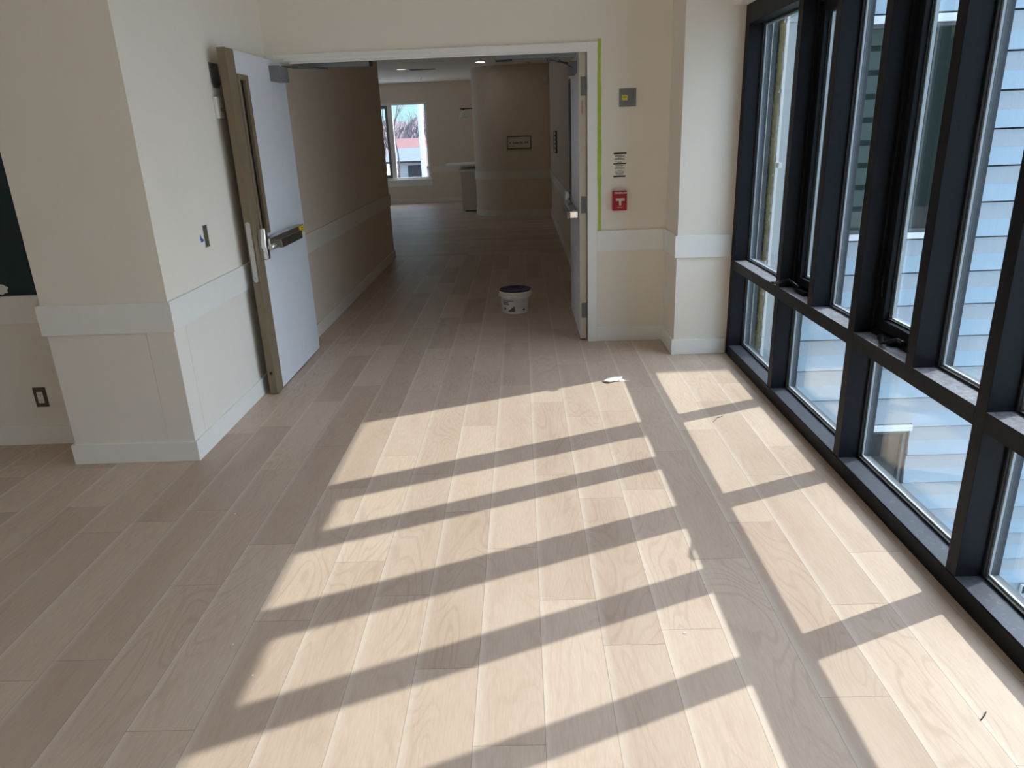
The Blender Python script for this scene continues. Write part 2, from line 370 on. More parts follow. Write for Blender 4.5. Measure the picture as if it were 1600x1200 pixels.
# wainscot panels below the rail (thin boards, hairline joints)
tn = [0]
def trim(m, name, mat, label, bevel=0.0015):
    return m.build(name, mat, bevel=bevel, label=label, cat='trim', **ST)
m = MB()
for a, b in ((XPW, -1.913), (-1.910, XLW+0.004)): m.box(a, b, YPW-0.004, YPW, ZB, ZR0+0.01)
trim(m, 'wall_left_wainscot', mt['wain'], 'smooth pale panels below the rail on the left pier front', 0.0006)
m = MB()
ys = [YPW, 3.640, 4.86, 5.545]
for a, b in zip(ys, ys[1:]): m.box(XLW, XLW+0.004, a+0.001, b-0.001, ZB, ZR0+0.01)
trim(m, 'wall_left_wainscot.001', mt['wain'], 'smooth pale panels below the rail beside the open door', 0.0006)
m = MB(); m.box(-6.0, XPW, 3.796, 3.80, ZB, ZR0+0.01); trim(m, 'wall_alcove_wainscot', mt['wain'], 'pale panel below the rail in the left recess', 0)
m = MB()
ys = [5.69, 6.83, 8.05, 9.27, 10.02]
for a, b in zip(ys, ys[1:]): m.box(XCLW, XCLW+0.004, a+0.001, b-0.001, ZB, ZR0+0.01)
trim(m, 'wall_corridor_wainscot', mt['cream2'], 'dim-toned cream panels below the rail on the left corridor wall', 0.0006)

# rails (1) and baseboards
def runs(prefix, z0, z1, mat, what, bevel):
    t = 0.018
    def mk(name, lab, *boxes):
        m = MB()
        for b in boxes: m.box(*b, z0, z1)
        m.build(name, mat, bevel=bevel, label=lab, cat=what, **ST)
    mk(prefix+'_left', f'wide white {what} wrapping the pier left of the open door', (XP, XL, YP, YPW), (XLW, XL, YPW, 5.53), (XP, XPW, YPW, 3.79))
    mk(prefix+'_alcove', f'white {what} in the recess at far left', (-6.0, XPW, 3.782, 3.80))
    mk(prefix+'_back', f'white {what} right of the doorway under the fire alarm', (0.567, XQ, YB, YBW), (XQ, XQW, YQW, YB+0.001))
    mk(prefix+'_right', f'white {what} across the right pier beside the glazing', (XQ, 1.462, YQ, YQW))
    mat = mt['rail2']
    mk(prefix+'_corridor_left', f'{what} along the left corridor wall', (XCLW, XCL, 5.70, YE+0.01))
    mk(prefix+'_corridor_right', f'{what} along the right corridor wall', (XCR, XCRW, 5.70, 14.68))
    fr = [(-5.9, -0.9, 18.485, 18.50)] if z0 == 0 else [(-5.9, -4.17, 18.485, 18.50), (-2.18, -0.9, 18.485, 18.50)]
    mk(prefix+'_far', f'{what} along the far wall ' + ('below' if z0 == 0 else 'either side of') + ' the window', *fr)
runs('baseboard', 0.0, ZB, mt['white'], 'baseboard', 0.002)
runs('trim_rail', ZR0, ZR1, mt['white'], 'wall rail', 0.0015)
curvewall(0.016, 0.0, ZB+0.01, 'baseboard_curved', mt['rail2'], thick=0.02, label='baseboard around the rounded wall', cat='baseboard', **ST)
curvewall(0.016, ZR0, ZR1, 'trim_rail_curved', mt['rail2'], thick=0.02, label='rail around the rounded wall', cat='wall rail', **ST)

# ------------------------------------------------------------------ doorway frame
m = MB()
m.box(0.497, 0.567, 5.528, YBW, 0, 2.168); m.box(0.497, 0.51, YBW, 5.572, 0, 2.15)
trim(m, 'trim_1', mt['white'], 'white frame on the right side of the double doorway', 0.003)
m = MB(); m.box(-1.756, -1.718, 5.528, YBW, 0, 2.168); m.box(-1.774, -1.718, YBW, 5.68, 0, 2.15)
trim(m, 'trim_2', mt['white'], 'white frame behind the open left door', 0.003)
m = MB(); m.box(-1.718, 0.497, 5.528, YBW, 2.118, 2.168); m.box(-1.718, 0.497, YBW+0.06, 5.68, 2.118, 2.15); m.box(-1.718, 0.497, YBW, YBW+0.06, 2.14, 2.15); m.box(-1.64, -0.60, 5.521, 5.53, 2.120, 2.144); m.box(-1.60, 0.497, 5.528, YBW, 2.105, 2.118)
trim(m, 'trim_3', mt['white'], 'white head frame over the double doorway', 0.003)

# ------------------------------------------------------------------ doors
def lite(parent, x0, x1, y0, y1, z0, z1, matf, gw, glassy=True):
    f = MB().ring('x', y0, y1, z0, z1, x0, x1, gw, gw).build('vision_frame', matf, parent, bevel=0.003)
    MB().box((x0+x1)/2-0.003, (x0+x1)/2+0.003, y0+gw, y1-gw, z0+gw, z1-gw).build('vision_glass', mt['glassd'], f)
    return f
DL0, DL1 = -1.710, -1.665
d = root('door_1', (-1.69, 5.60, 0), 'open left door leaf with pale face, taupe edge and exit bar', 'door', kind='structure')
y0, y1, Z0, Z1 = 4.51, 5.60, 0.008, 2.115
ly0, ly1, lz0, lz1 = 4.641, 4.815, 1.03, 1.985
m = MB(); m.mi = 0
m.box(DL0, DL1, y0, y0+0.001, Z0, Z1)
m.box(DL0, DL1, y0+0.001, ly0, Z0, Z1); m.box(DL0, DL1, ly0, ly1, Z0, lz0); m.box(DL0, DL1, ly0, ly1, lz1, Z1); m.box(DL0, DL1, ly1, y1, Z0, Z1)
m.build('leaf', mt['doorw'], d)
m = MB(); m.box(DL0-0.0015, DL1+0.0015, y0-0.002, y0+0.13, Z0-0.002, Z1+0.001)
m.build('edge_stile', mt['doorb'], d, bevel=0.002, label='taupe wood-toned edge stile')
m = MB(); m.ring('x', ly0, ly1, lz0, lz1, DL1-0.02, DL1+0.008, 0.034, 0.034, 0.055); vf = m.build('vision_frame', mt['doorb'], d, bevel=0.003)
MB().box(DL1-0.016, DL1-0.012, ly0+0.03, ly1-0.03, lz0+0.03, lz1-0.03).build('vision_glass', mt['lite'], vf)
MB().box(DL1-0.030, DL1-0.022, ly0+0.02, ly1-0.02, lz0+0.02, lz1-0.02).build('vision_backing', mt['dark'], vf)
# edge plate (rounded ends)
pp = []
for k in range(13): t = math.pi*k/12; pp.append((-1.6875+0.0145*math.cos(t), 1.118+0.0145*math.sin(t)))
for k in range(13): t = math.pi+math.pi*k/12; pp.append((-1.6875+0.0145*math.cos(t), 0.772+0.0145*math.sin(t)))
ep = MB().prism(pp, 'y', 4.503, 4.508).build('edge_plate', mt['steel'], d, bevel=0.0008)
m = MB(); m.lathe([(0.0, -0.0012), (0.003, -0.0012), (0.003, 0)], (-1.6875, 4.503, 0.785), 10, 'y'); m.build('screw', mt['greyd'], ep)
m = MB(); m.lathe([(0.0, -0.0015), (0.009, -0.0015), (0.0105, 0.0)], (-1.688, 4.508, 0.150), 20, 'y'); m.build('bolt_hole', mt['ink'], d)
# exit device: chrome case, bar housing, push pad, end cap
def case_profile(yc, z0, z1, flip=1):
    P = [(-0.022, z0), (0.022, z0+0.002), (0.025, z0+0.05), (0.036, z0+0.075), (0.036, z0+0.125), (0.026, z0+0.145), (0.022, z1-0.004), (-0.020, z1), (-0.028, z1-0.05), (-0.034, z0+0.125), (-0.034, z0+0.075), (-0.026, z0+0.045)]
    return [(yc+flip*a, b) for a, b in P]
ex = MB().prism(case_profile(4.60, 0.885, 1.085), 'x', DL1, DL1+0.052).build('exit_device_case', mt['chrome'], d, bevel=0.008, seg=3)
MB().box(DL1+0.006, DL1+0.058, 4.628, 5.395, 0.962, 1.012).build('exit_bar_housing', mt['steel'], d, bevel=0.005, seg=3)
MB().box(DL1+0.022, DL1+0.078, 4.80, 5.27, 0.928, 0.984).build('exit_push_pad', mt['steeld'], d, bevel=0.003)
m = MB(); m.tube([(DL1+0.045, 4.636, 0.957), (DL1+0.048, 4.80, 0.957)], 0.022, 18); m.tube([(DL1+0.047, 4.70, 0.957), (DL1+0.047, 4.712, 0.957)], 0.0245, 18); m.build('exit_bar_neck', mt['steel'], d)
m = MB(); m.box(DL1+0.0581, DL1+0.0592, 5.270, 5.388, 0.964, 1.010); yl = m.build('warning_label', mt['yellowb'], d, label='small yellow warning sticker')
m = MB(); m.box(DL1+0.0592, DL1+0.0597, 5.325, 5.365, 0.990, 0.996); m.box(DL1+0.0592, DL1+0.0597, 5.32, 5.37, 0.976, 0.980); m.ring('x', 5.270, 5.388, 0.964, 1.010, DL1+0.0592, DL1+0.0596, 0.003, 0.002); m.build('label_print', mt['ink'], yl)
MB().prism([(5.548, 0.945), (5.566, 0.952), (5.572, 0.985), (5.556, 0.998), (5.545, 0.985)], 'x', DL1, DL1+0.003).build('blue_tape_scrap', mt['blue'], d, label='scrap of blue tape')
cb = MB().box(DL1, -1.597, 5.262, 5.47, 1.980, 2.075).build('closer_box', mt['grey'], d, bevel=0.002)

e = root('door_2', (0.47, 5.59, 0), 'open right door leaf swung into the corridor with steel hinges', 'door', kind='structure')
x0, x1 = 0.441, 0.489
m = MB(); m.box(x0, x1, 5.590, 6.62, 0.014, 2.115); m.build('leaf', mt['doorw'], e, bevel=0.001)
MB().box(x0-0.0005, x1+0.0005, 5.585, 5.592, 0.012, 2.116).build('hinge_edge', mt['doorcream'], e, bevel=0.001)
f = MB().ring('x', 6.44, 6.60, 1.03, 1.99, x0-0.010, x0+0.002, 0.03, 0.03).build('vision_frame', mt['greyd'], e, bevel=0.002)
MB().box(x0-0.004, x0-0.0005, 6.47, 6.57, 1.06, 1.96).build('vision_glass', mt['dark'], f)
for z0, z1 in ((1.822, 1.95), (0.994, 1.12), (0.183, 0.303)):
    m = MB(); m.box(0.452, 0.4865, 5.5835, 5.5855, z0, z1); m.tube([(0.4925, 5.581, z0), (0.4925, 5.581, z1)], 0.006, 12)
    h = m.build('hinge', mt['grey'], e, bevel=0.0008)
    m = MB()
    for k in range(3): m.lathe([(0.0, -0.0008), (0.0032, -0.0008), (0.0032, 0.0004)], (0.457+0.007*(k % 2), 5.5833, z0+0.02+k*(z1-z0-0.04)/2), 10, 'y')
    m.build('hinge_screws', mt['greyd'], h)
pp = [(0.4640+0.0085*math.cos(t), 1.787+0.0095*math.sin(t)) for t in (math.pi*k/10 for k in range(11))] + [(0.4640+0.0085*math.cos(t), 1.705+0.0095*math.sin(t)) for t in (math.pi+math.pi*k/10 for k in range(11))]
fl = MB().prism(pp, 'y', 5.5835, 5.585).build('fire_label', mt['pink'], e, bevel=0.0, label='faded oval fire label')
m = MB()
for k in range(9): m.box(0.460, 0.468, 5.583, 5.5836, 1.708+k*0.0093, 1.711+k*0.0093)
m.build('label_print', mt['redd'], fl)
MB().prism(case_profile(6.58, 0.885, 1.085, -1), 'x', x0-0.052, x0).build('exit_device_case', mt['chrome'], e, bevel=0.008, seg=3)
MB().box(x0-0.058, x0-0.006, 5.74, 6.55, 0.952, 1.002).build('exit_bar_housing', mt['steel'], e, bevel=0.005)
MB().box(x0-0.080, x0-0.024, 5.85, 6.40, 0.926, 0.984).build('exit_push_pad', mt['steeld'], e, bevel=0.003)
MB().box(x0-0.070, x0-0.004, 5.660, 5.742, 0.950, 1.004).build('exit_bar_end_cap', mt['chrome'], e, bevel=0.006)
MB().box(x0-0.055, x0, 5.76, 6.02, 1.985, 2.068).build('closer_box', mt['grey'], e, bevel=0.003)

# closers' tracks on the head frame
t = root('door_closer_track', (-1.3, 5.60, 2.09), 'slim grey closer track with arm under the left head frame', 'closer track')
MB().box(-1.60, -1.035, 5.575, 5.62, 2.078, 2.112).build('track', mt['grey'], t, bevel=0.002)
MB().box(-1.045, -1.030, 5.570, 5.625, 2.074, 2.112).build('end_cap', mt['ink'], t)
m = MB(); m.tube([(-1.63, 5.44, 2.082), (-1.34, 5.595, 2.070)], 0.006, 8); m.tube([(-1.34, 5.595, 2.064), (-1.34, 5.595, 2.084)], 0.009, 12); m.build('arm', mt['greyd'], t)
t = root('door_closer_track.001', (0.1, 5.60, 2.09), 'grey closer track under the right head frame with folded arm', 'closer track')
MB().box(-0.155, 0.424, 5.572, 5.626, 2.080, 2.112).build('track', mt['grey'], t, bevel=0.002)
MB().box(-0.15, -0.03, 5.578, 5.62, 2.070, 2.081).build('stop_block', mt['ink'], t)
m = MB(); m.tube([(0.225, 5.60, 2.068), (0.395, 5.88, 2.062)], 0.006, 8); m.tube([(0.225, 5.60, 2.058), (0.225, 5.60, 2.082)], 0.009, 12); m.tube([(0.30, 5.62, 2.068), (0.42, 5.78, 2.02)], 0.004, 8); m.build('arm', mt['greyd'], t)

# ------------------------------------------------------------------ glazed wall
full = [(5.05, 5.128), (4.125, 4.190), (3.145, 3.207), (2.170, 2.230), (1.190, 1.250), (0.210, 0.270), (-0.77, -0.71), (-1.75, -1.69), (-2.73, -2.67), (-3.70, -3.64)]
half = {1: (3.640, 3.700), 2: (2.630, 2.690), 3: (1.670, 1.730), 4: (0.69, 0.75), 5: (-0.29, -0.23), 6: (-1.27, -1.21), 7: (-2.25, -2.19), 8: (-3.23, -3.17)}
words = ['against the right pier', 'second from the right pier', 'third from the right pier', 'fourth from the right pier', 'fifth from the right pier', 'sixth from the right pier', 'seventh from the right pier', 'eighth from the right pier', 'ninth from the right pier', 'tenth from the right pier']
ZS, ZT0, ZT1, ZHT = 0.075, 0.625, 0.6917, 2.30
k = 10
for i, (a, b) in enumerate(full):
    MB().box(XG, XGO, a, b, 0.0, ZHT).build(f'trim_{k}', mt['black'], bevel=0.0015, label=f'full-height black mullion of the glazed wall, {words[i]}', cat='mullion', **ST); k += 1
for i, (a, b) in half.items():
    MB().box(XG, XGO, a, b, ZT1-0.001, ZH+0.002).build(f'trim_{k}', mt['black'], bevel=0.0015, label=f'short black mullion above the transom, {["","first","second","third","fourth","fifth","sixth","seventh","eighth"][i]} from the right pier', cat='mullion', **ST); k += 1
MB().box(XG, XGO, -3.7, 5.05, ZH, ZHT).build('trim_40', mt['black'], bevel=0.0015, label='black head member along the top of the glazed wall', cat='window frame', **ST)
MB().box(XG-0.004, XGO, -3.7, 5.05, 0.0, ZS-0.004).build('trim_41', mt['black'], bevel=0.0015, label='black bottom member of the glazed wall along the floor', cat='window frame', **ST)
for i in range(9):                                    # sill and transom caps per bay
    ya, yb_ = full[i+1][1], full[i][0]
    MB().box(XG, XGO, ya, yb_, ZS-0.004, ZS).build('window_sill', mt['sill'], label=f'dusty black sill under the low pane of bay {["one","two","three","four","five","six","seven","eight","nine"][i]} counted from the right pier', cat='sill', **ST)
    tm = MB(); tm.box(XG, XGO, ya, yb_, ZT0, ZT1); [setattr(f, 'material_index', 1) for f in tm.bm.faces if f.calc_center_median().z > ZT1-0.001]; tm.build('transom', [mt['black'], mt['sillt']], label=f'black transom of bay {["one","two","three","four","five","six","seven","eight","nine"][i]} counted from the right pier', cat='transom', **ST)

wn = [1]
def igu(parent, ya, yb_, za, zb, x0=XGL0, x1=XGL1):
    MB().box(x0, x0+0.005, ya, yb_, za, zb).build('inner_glass', mt['glass'], parent)
    MB().box(x1-0.005, x1, ya, yb_, za, zb).build('outer_glass', mt['glass'], parent)
    MB().ring('x', ya, yb_, za, zb, x0+0.005, x1-0.005, 0.012, 0.012).build('spacer', mt['spacer'], parent)
def fixed(ya, yb_, za, zb, label):
    r = root(f'window_{wn[0]}', (XGL0, (ya+yb_)/2, za), label, 'window', kind='structure'); wn[0] += 1
    MB().ring('x', ya, yb_, za, zb, XGL0-0.010, XGL0, 0.010, 0.010).build('bead', mt['gasket'], r, bevel=0.001)
    igu(r, ya+0.004, yb_-0.004, za+0.004, zb-0.004)
    MB().ring('x', ya, yb_, za, zb, XGL1, 1.622, 0.005, 0.005).build('outer_frame', mt['outer'], r)
    return r
def casement(ya, yb_, za, zb, label, handle=0):
    r = root(f'window_{wn[0]}', (XGL0, (ya+yb_)/2, za), label, 'window', kind='structure'); wn[0] += 1
    MB().ring('x', ya, yb_, za, zb, 1.545, 1.606, 0.020, 0.022).build('casement_frame', mt['black'], r, bevel=0.0015)
    s = MB().ring('x', ya+0.024, yb_-0.024, za+0.024, zb-0.024, 1.562, 1.618, 0.040, 0.045).build('sash', mt['black'], r, bevel=0.003)
    MB().ring('x', ya+0.062, yb_-0.062, za+0.068, zb-0.068, 1.586, 1.592, 0.008, 0.008).build('bead', mt['gasket'], s)
    MB().box(1.592, 1.597, ya+0.062, yb_-0.062, za+0.068, zb-0.068).build('inner_glass', mt['glass'], s)
    MB().box(1.610, 1.615, ya+0.062, yb_-0.062, za+0.068, zb-0.068).build('outer_glass', mt['glass'], s)
    MB().ring('x', ya+0.062, yb_-0.062, za+0.068, zb-0.068, 1.597, 1.610, 0.014, 0.012).build('spacer', mt['spacer'], s)
    cyy = yb_ - 0.17
    c = MB().box(1.520, 1.572, cyy-0.075, cyy+0.055, za, za+0.022).build('crank_cover', mt['black'], r, bevel=0.005)
    if handle == 1:
        pts = [(1.53, cyy+0.02, za+0.030), (1.480, cyy+0.05, za+0.070), (1.462, cyy+0.12, za+0.045), (1.456, cyy+0.20, za+0.022), (1.452, cyy+0.25, za+0.014)]
    else:
        pts = [(1.535, cyy+0.03, za+0.020), (1.500, cyy-0.035, za+0.010), (1.502, cyy-0.06, za+0.018), (1.508, cyy-0.14, za+0.052), (1.512, cyy-0.18, za+0.050)]
    m = MB(); m.tube(pts[:2], 0.006, 8); m.tube(pts[1:4], 0.0075, 8); m.tube(pts[3:], 0.007, 10); m.build('crank_handle', mt['black'], c)
    m = MB(); m.tube([(1.570, yb_-0.045, za+0.16), (1.556, yb_-0.045, za+0.17), (1.550, yb_-0.045, za+0.24), (1.556, yb_-0.045, za+0.31), (1.570, yb_-0.045, za+0.32)], 0.005, 8)
    m.build('sash_lock', mt['black'], s)
    return r
bay = ['nearest the right pier', 'second from the right pier', 'third from the right pier', 'fourth from the right pier', 'fifth from the right pier', 'sixth from the right pier', 'seventh from the right pier', 'eighth from the right pier', 'ninth from the right pier']
for i in range(9):
    ya, yb_ = full[i+1][1], full[i][0]
    fixed(ya, yb_, ZS, ZT0, f'low fixed pane of the glazed wall, {bay[i]}')
    if i == 0: fixed(ya, yb_, ZT1, ZH, f'tall fixed pane of the glazed wall, {bay[i]}')
    else:
        ha, hb = half[i]
        if i in (1, 2, 5, 7): casement(hb, yb_, ZT1, ZH, f'tall black crank casement in the glazed wall, bay {bay[i]}', 1 if i == 1 else 2)
        else: fixed(hb, yb_, ZT1, ZH, f'tall fixed pane on the far side of bay {bay[i]}')
        fixed(ya, ha, ZT1, ZH, f'tall fixed pane on the near side of bay {bay[i]}')

# ------------------------------------------------------------------ outside, right: stone wool edge, wing with siding
random.seed(5)
m = MB()
for k_ in range(120):
    z = -0.3 + k_*0.023
    m.box(1.690, 1.724+random.uniform(-0.006, 0.006), 5.125+random.uniform(-0.02, 0.02), 5.6, z, z+0.0235)
ins_ = m.build('insulation_edge', mt['wool'], origin=(1.7, 5.3, -0.3), label='raw olive stone wool edge outside the first tall pane', cat='insulation')
m = MB()
for k_ in range(100):
    z = -0.25 + k_*0.028; xx = 1.7235+random.uniform(-0.004, 0.003)
    m.box(xx, xx+random.uniform(0.002, 0.007), 5.098+random.uniform(-0.004, 0.004), 5.112, z, z+random.uniform(0.02, 0.035))
m.build('torn_foil_edge', mt['whitex'], ins_, label='torn bright foil edge')
MB().box(1.655, 1.683, 5.128, 5.6, -0.3, 2.6).build('wall_sheathing', mt['greyd'], **ST)
m = MB(); m.box(1.736, 1.754, 5.13, 5.16, -0.3, 2.6); m.box(1.732, 1.756, 5.06, 5.10, 1.30, 1.335); m.box(1.740, 1.750, 5.09, 5.14, 1.305, 1.33)
m.build('flashing_strip', mt['whitex'], bevel=0.001, origin=(1.74, 5.15, -0.3), label='thin white flashing strip beside the stone wool', cat='flashing')
YS = 7.0
ZTOP = 4.6
# wing body split around its two windows
UW = (2.78, 3.95, 0.55, 2.36); LW = (2.78, 3.95, -3.30, -1.50)
m = MB()
m.box(1.655, UW[0], YS+0.03, 14.0, -7, ZTOP); m.box(UW[1], 16.0, YS+0.03, 14.0, -7, ZTOP)
m.box(UW[0], UW[1], YS+0.03, 14.0, UW[3], ZTOP); m.box(UW[0], UW[1], YS+0.03, 14.0, LW[3], UW[2]); m.box(UW[0], UW[1], YS+0.03, 14.0, -7, LW[2])
m.box(UW[0], UW[1], YS+1.2, 14.0, -7, ZTOP)
m.build('wall_wing', mt['gasket'], label='body of the neighbouring wing outside the glazing', cat='building', **ST)
# siding courses
m = MB()
def course(xa, xb, z0, z1):
    pr = [(YS+0.03, z0+0.006), (YS-0.012, z0+0.006), (YS+0.004, z0+0.158), (YS+0.0035, z0+0.163), (YS+0.004, z1-0.006), (YS+0.03, z1-0.006)]
    top = z1; mid = z0+0.1625
    if top < mid + 0.02: return
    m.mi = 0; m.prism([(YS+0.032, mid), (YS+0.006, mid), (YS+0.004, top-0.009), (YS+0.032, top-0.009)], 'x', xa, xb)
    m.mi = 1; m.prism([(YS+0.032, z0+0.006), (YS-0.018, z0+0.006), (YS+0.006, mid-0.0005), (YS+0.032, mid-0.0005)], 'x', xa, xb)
zl = 2.435 - 0.325*30
rows = []
z = zl
while z < ZTOP: rows.append((z, min(z+0.325, ZTOP))); z += 0.325
for (za, zb) in rows:
    for (xa, xb) in ((2.60, UW[0]-0.07), (UW[0]-0.07, UW[1]+0.045), (UW[1]+0.045, 5.6), (5.602, 10.0), (10.002, 16.0)):
        if xa == UW[0]-0.07:
            segs = [(za, zb)]
            for (w0, w1) in ((UW[2]-0.06, UW[3]+0.07), (LW[2]-0.05, LW[3]+0.07)):
                ns = []
                for (p, q) in segs:
                    if q <= w0 or p >= w1: ns.append((p, q))
                    else:
                        if p < w0 - 0.03: ns.append((p, w0))
                        if q > w1 + 0.03: ns.append((w1, q))
                segs = ns
            for (p, q) in segs:
                if q-p > 0.02:
                    if abs(q-p-0.325) < 1e-3: course(xa, xb, p, q)
                    else: m.mi = 0; m.prism([(YS+0.03, p+0.006), (YS-0.010, p+0.006), (YS+0.004, q-0.009), (YS+0.03, q-0.009)], 'x', xa, xb)
        else: course(xa, xb, za, zb)
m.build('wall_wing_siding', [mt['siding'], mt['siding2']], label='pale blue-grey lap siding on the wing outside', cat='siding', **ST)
m = MB(); m.box(1.66, 2.598, YS-0.004, YS+0.03, -7, 2.398); m.box(1.66, 2.598, YS-0.004, YS+0.03, 2.404, ZTOP)
m.build('wall_wing_panel', mt['panelx'], bevel=0.001, label='flat pale wall panel at the inner corner of the wing', cat='wall panel', **ST)
def wing_window(W, label, bands):
    r = root(f'window_{wn[0]}', ((W[0]+W[1])/2, YS, W[2]), label, 'window', kind='structure'); wn[0] += 1
    m = MB(); m.box(W[0]-0.07, W[1]+0.045, YS-0.045, YS+0.03, W[2]-0.055, W[2]); m.box(W[0]-0.07, W[1]+0.045, YS-0.035, YS+0.03, W[3], W[3]+0.065)
    m.build('trim', mt['whitex'], r, bevel=0.003)
    MB().ring('y', W[0], W[1], W[2], W[3], YS-0.01, YS+0.06, 0.03, 0.035).build('frame', mt['whitex'] if False else mt['greyd'], r, bevel=0.002)
    MB().box(W[0]+0.56, W[0]+0.62, YS, YS+0.05, W[2]+0.035, W[3]-0.035).build('mullion', mt['greyd'], r)
    MB().box(W[0]+0.03, W[1]-0.03, YS+0.02, YS+0.026, W[2]+0.035, W[3]-0.035).build('glass', mt['glassd'], r)
    if bands:
        m = MB(); zz = W[2]+0.05
        while zz < W[3]-0.05:
            m.box(W[0]+0.03, W[0]+0.56, YS+0.08, YS+0.10, zz, zz+0.15); zz += 0.20
        m.build('bands', mt['boxin'] if False else band_mat, r, label='pale green horizontal blind')  # evenly spaced pale green strips behind the left half of the glass
band_mat = plain('pale_green_bands', srgb(150, 162, 154), 0.8)
wing_window(UW, 'upper window in the wing siding with white sill and dark right half', True)
wing_window(LW, 'lower window in the wing siding seen through the low pane', False)
t = root('outdoor_outlet', (5.53, YS, -3.47), 'small dark outlet box low on the outside siding', 'outlet')
MB().box(5.49, 5.57, YS-0.05, YS-0.012, -3.54, -3.43).build('box', mt['whitex'], t, bevel=0.004)
MB().box(5.50, 5.56, YS-0.056, YS-0.05, -3.53, -3.44).build('cover', mt['ink'], t, bevel=0.003)

# ------------------------------------------------------------------ things on the left wall
t = root('switch_box', (-1.774, 4.08, 1.05), 'open metal switch box without cover set in the cream wall', 'switch box')
MB().ring('x', 4.050, 4.115, 1.046, 1.172, XLW-0.001, XLW+0.003, 0.003, 0.003).build('rim', mt['plastic'], t)
MB().box(XLW, XLW+0.0012, 4.053, 4.112, 1.049, 1.169).build('back', mt['boxin'], t)
for zz in (1.060, 1.152): MB().box(XLW+0.001, XLW+0.003, 4.070, 4.095, zz, zz+0.010).build('mounting_ear', mt['greyd'], t)
MB().prism([(4.012, 1.128), (4.006, 1.098), (4.014, 1.082), (4.040, 1.086), (4.046, 1.096), (4.026, 1.104)], 'x', XLW+0.0, XLW+0.0012).build('tape_scrap', mt['blue'], label='tiny blue tape scrap left of the open switch box', cat='tape', origin=(XLW, 4.03, 1.08))
t = root('wall_plate', (-1.774, 4.57, 1.98), 'dark green-grey plate high on the wall behind the open door', 'wall plate')
MB().box(XLW, XLW+0.008, 4.515, 4.64, 1.925, 2.04).build('plate', mt['greyd'], t, bevel=0.002)
MB().box(XLW, XLW+0.004, 4.525, 4.63, 1.905, 1.924).build('lower_lip', mt['grey'], t, bevel=0.001)
t = root('thermostat', (-1.774, 4.55, 1.79), 'white thermostat below the dark plate behind the open door', 'thermostat')
MB().box(XLW, XLW+0.022, 4.500, 4.59, 1.735, 1.855).build('body', mt['plastic'], t, bevel=0.004)
MB().box(XLW+0.022, XLW+0.0235, 4.535, 4.56, 1.775, 1.795).build('screen', mt['grey'], t)
t = root('wall_outlet', (-2.74, 3.796, 0.228), 'white receptacle in a bronze plate low in the left recess', 'outlet')
MB().box(-2.777, -2.706, 3.790, 3.7965, 0.226, 0.342).build('plate', mt['brass'], t, bevel=0.002)
rc = MB().box(-2.757, -2.724, 3.787, 3.791, 0.250, 0.318).build('receptacle', mt['plastic'], t, bevel=0.001)
m = MB()
for zz in (0.262, 0.296):
    m.box(-2.748, -2.746, 3.7865, 3.787, zz, zz+0.008); m.box(-2.736, -2.734, 3.7865, 3.787, zz, zz+0.010); m.box(-2.742, -2.739, 3.7865, 3.787, zz-0.006, zz-0.003)
m.build('slots', mt['ink'], rc)

# ------------------------------------------------------------------ things on the door wall
YW = YBW
t = root('junction_plate', (0.785, YW, 1.736), 'square grey blank plate with yellow sticker above the fire alarm', 'cover plate')
MB().box(0.725, 0.845, YW-0.008, YW, 1.736, 1.858).build('plate', mt['grey'], t, bevel=0.002)
st = MB().box(0.744, 0.785, YW-0.009, YW-0.008, 1.779, 1.812).build('sticker', mt['yellow'], t, label='yellow sticker')
m = MB()
for k_ in range(3): m.box(0.752, 0.776-0.004*(k_ % 2), YW-0.0096, YW-0.009, 1.787+k_*0.008, 1.789+k_*0.008)
m.build('sticker_print', mt['inkgrey'], st)
for zz in (1.748, 1.846): MB().lathe([(0, -0.001), (0.003, -0.001), (0.003, 0)], (0.785, YW-0.008, zz), 10, 'y').build('screw', mt['greyd'], t)
t = root('instruction_decal', (0.736, YW, 1.25), 'narrow clear decal of black printed lines above the fire alarm', 'decal')
MB().box(0.686, 0.786, YW-0.0012, YW, 1.249, 1.427).build('backing', mt['cream'], t)
m = MB()
m.box(0.690, 0.783, YW-0.002, YW-0.0012, 1.412, 1.425); m.box(0.688, 0.781, YW-0.002, YW-0.0012, 1.342, 1.350); m.box(0.688, 0.779, YW-0.002, YW-0.0012, 1.251, 1.262)
random.seed(11)
for z, n in ((1.402, 0.9), (1.396, 0.9), (1.390, 0.35), (1.383, 0.8), (1.375, 0.95), (1.364, 0.9), (1.357, 0.4), (1.333, 0.8), (1.326, 0.6), (1.318, 0.9), (1.311, 0.85), (1.298, 0.35), (1.289, 0.8), (1.282, 0.8), (1.275, 0.7), (1.268, 0.55)):
    wdt = 0.082*n; x = 0.735 - wdt/2; xe = x+wdt
    while x < xe:
        l = random.uniform(0.005, 0.014); m.box(x, min(x+l, xe), YW-0.002, YW-0.0012, z-0.0017, z+0.0017); x += l+0.0025
m.build('print', mt['ink'], t)
t = root('fire_alarm_pull', (0.733, YW, 1.013), 'red fire alarm pull station with white T handle on the wall', 'fire alarm')
bd = MB().box(0.680, 0.786, YW-0.045, YW, 1.013, 1.155).build('body', mt['red'], t, bevel=0.006, seg=3)
MB().box(0.690, 0.776, YW-0.049, YW-0.045, 1.030, 1.126).build('cover', mt['red'], t, bevel=0.002)
hn = MB(); hn.box(0.702, 0.766, YW-0.062, YW-0.049, 1.085, 1.103); hn.box(0.727, 0.741, YW-0.060, YW-0.049, 1.052, 1.087)
hn = hn.build('pull_handle', mt['plastic'], t, bevel=0.002, label='white T-shaped pull handle')
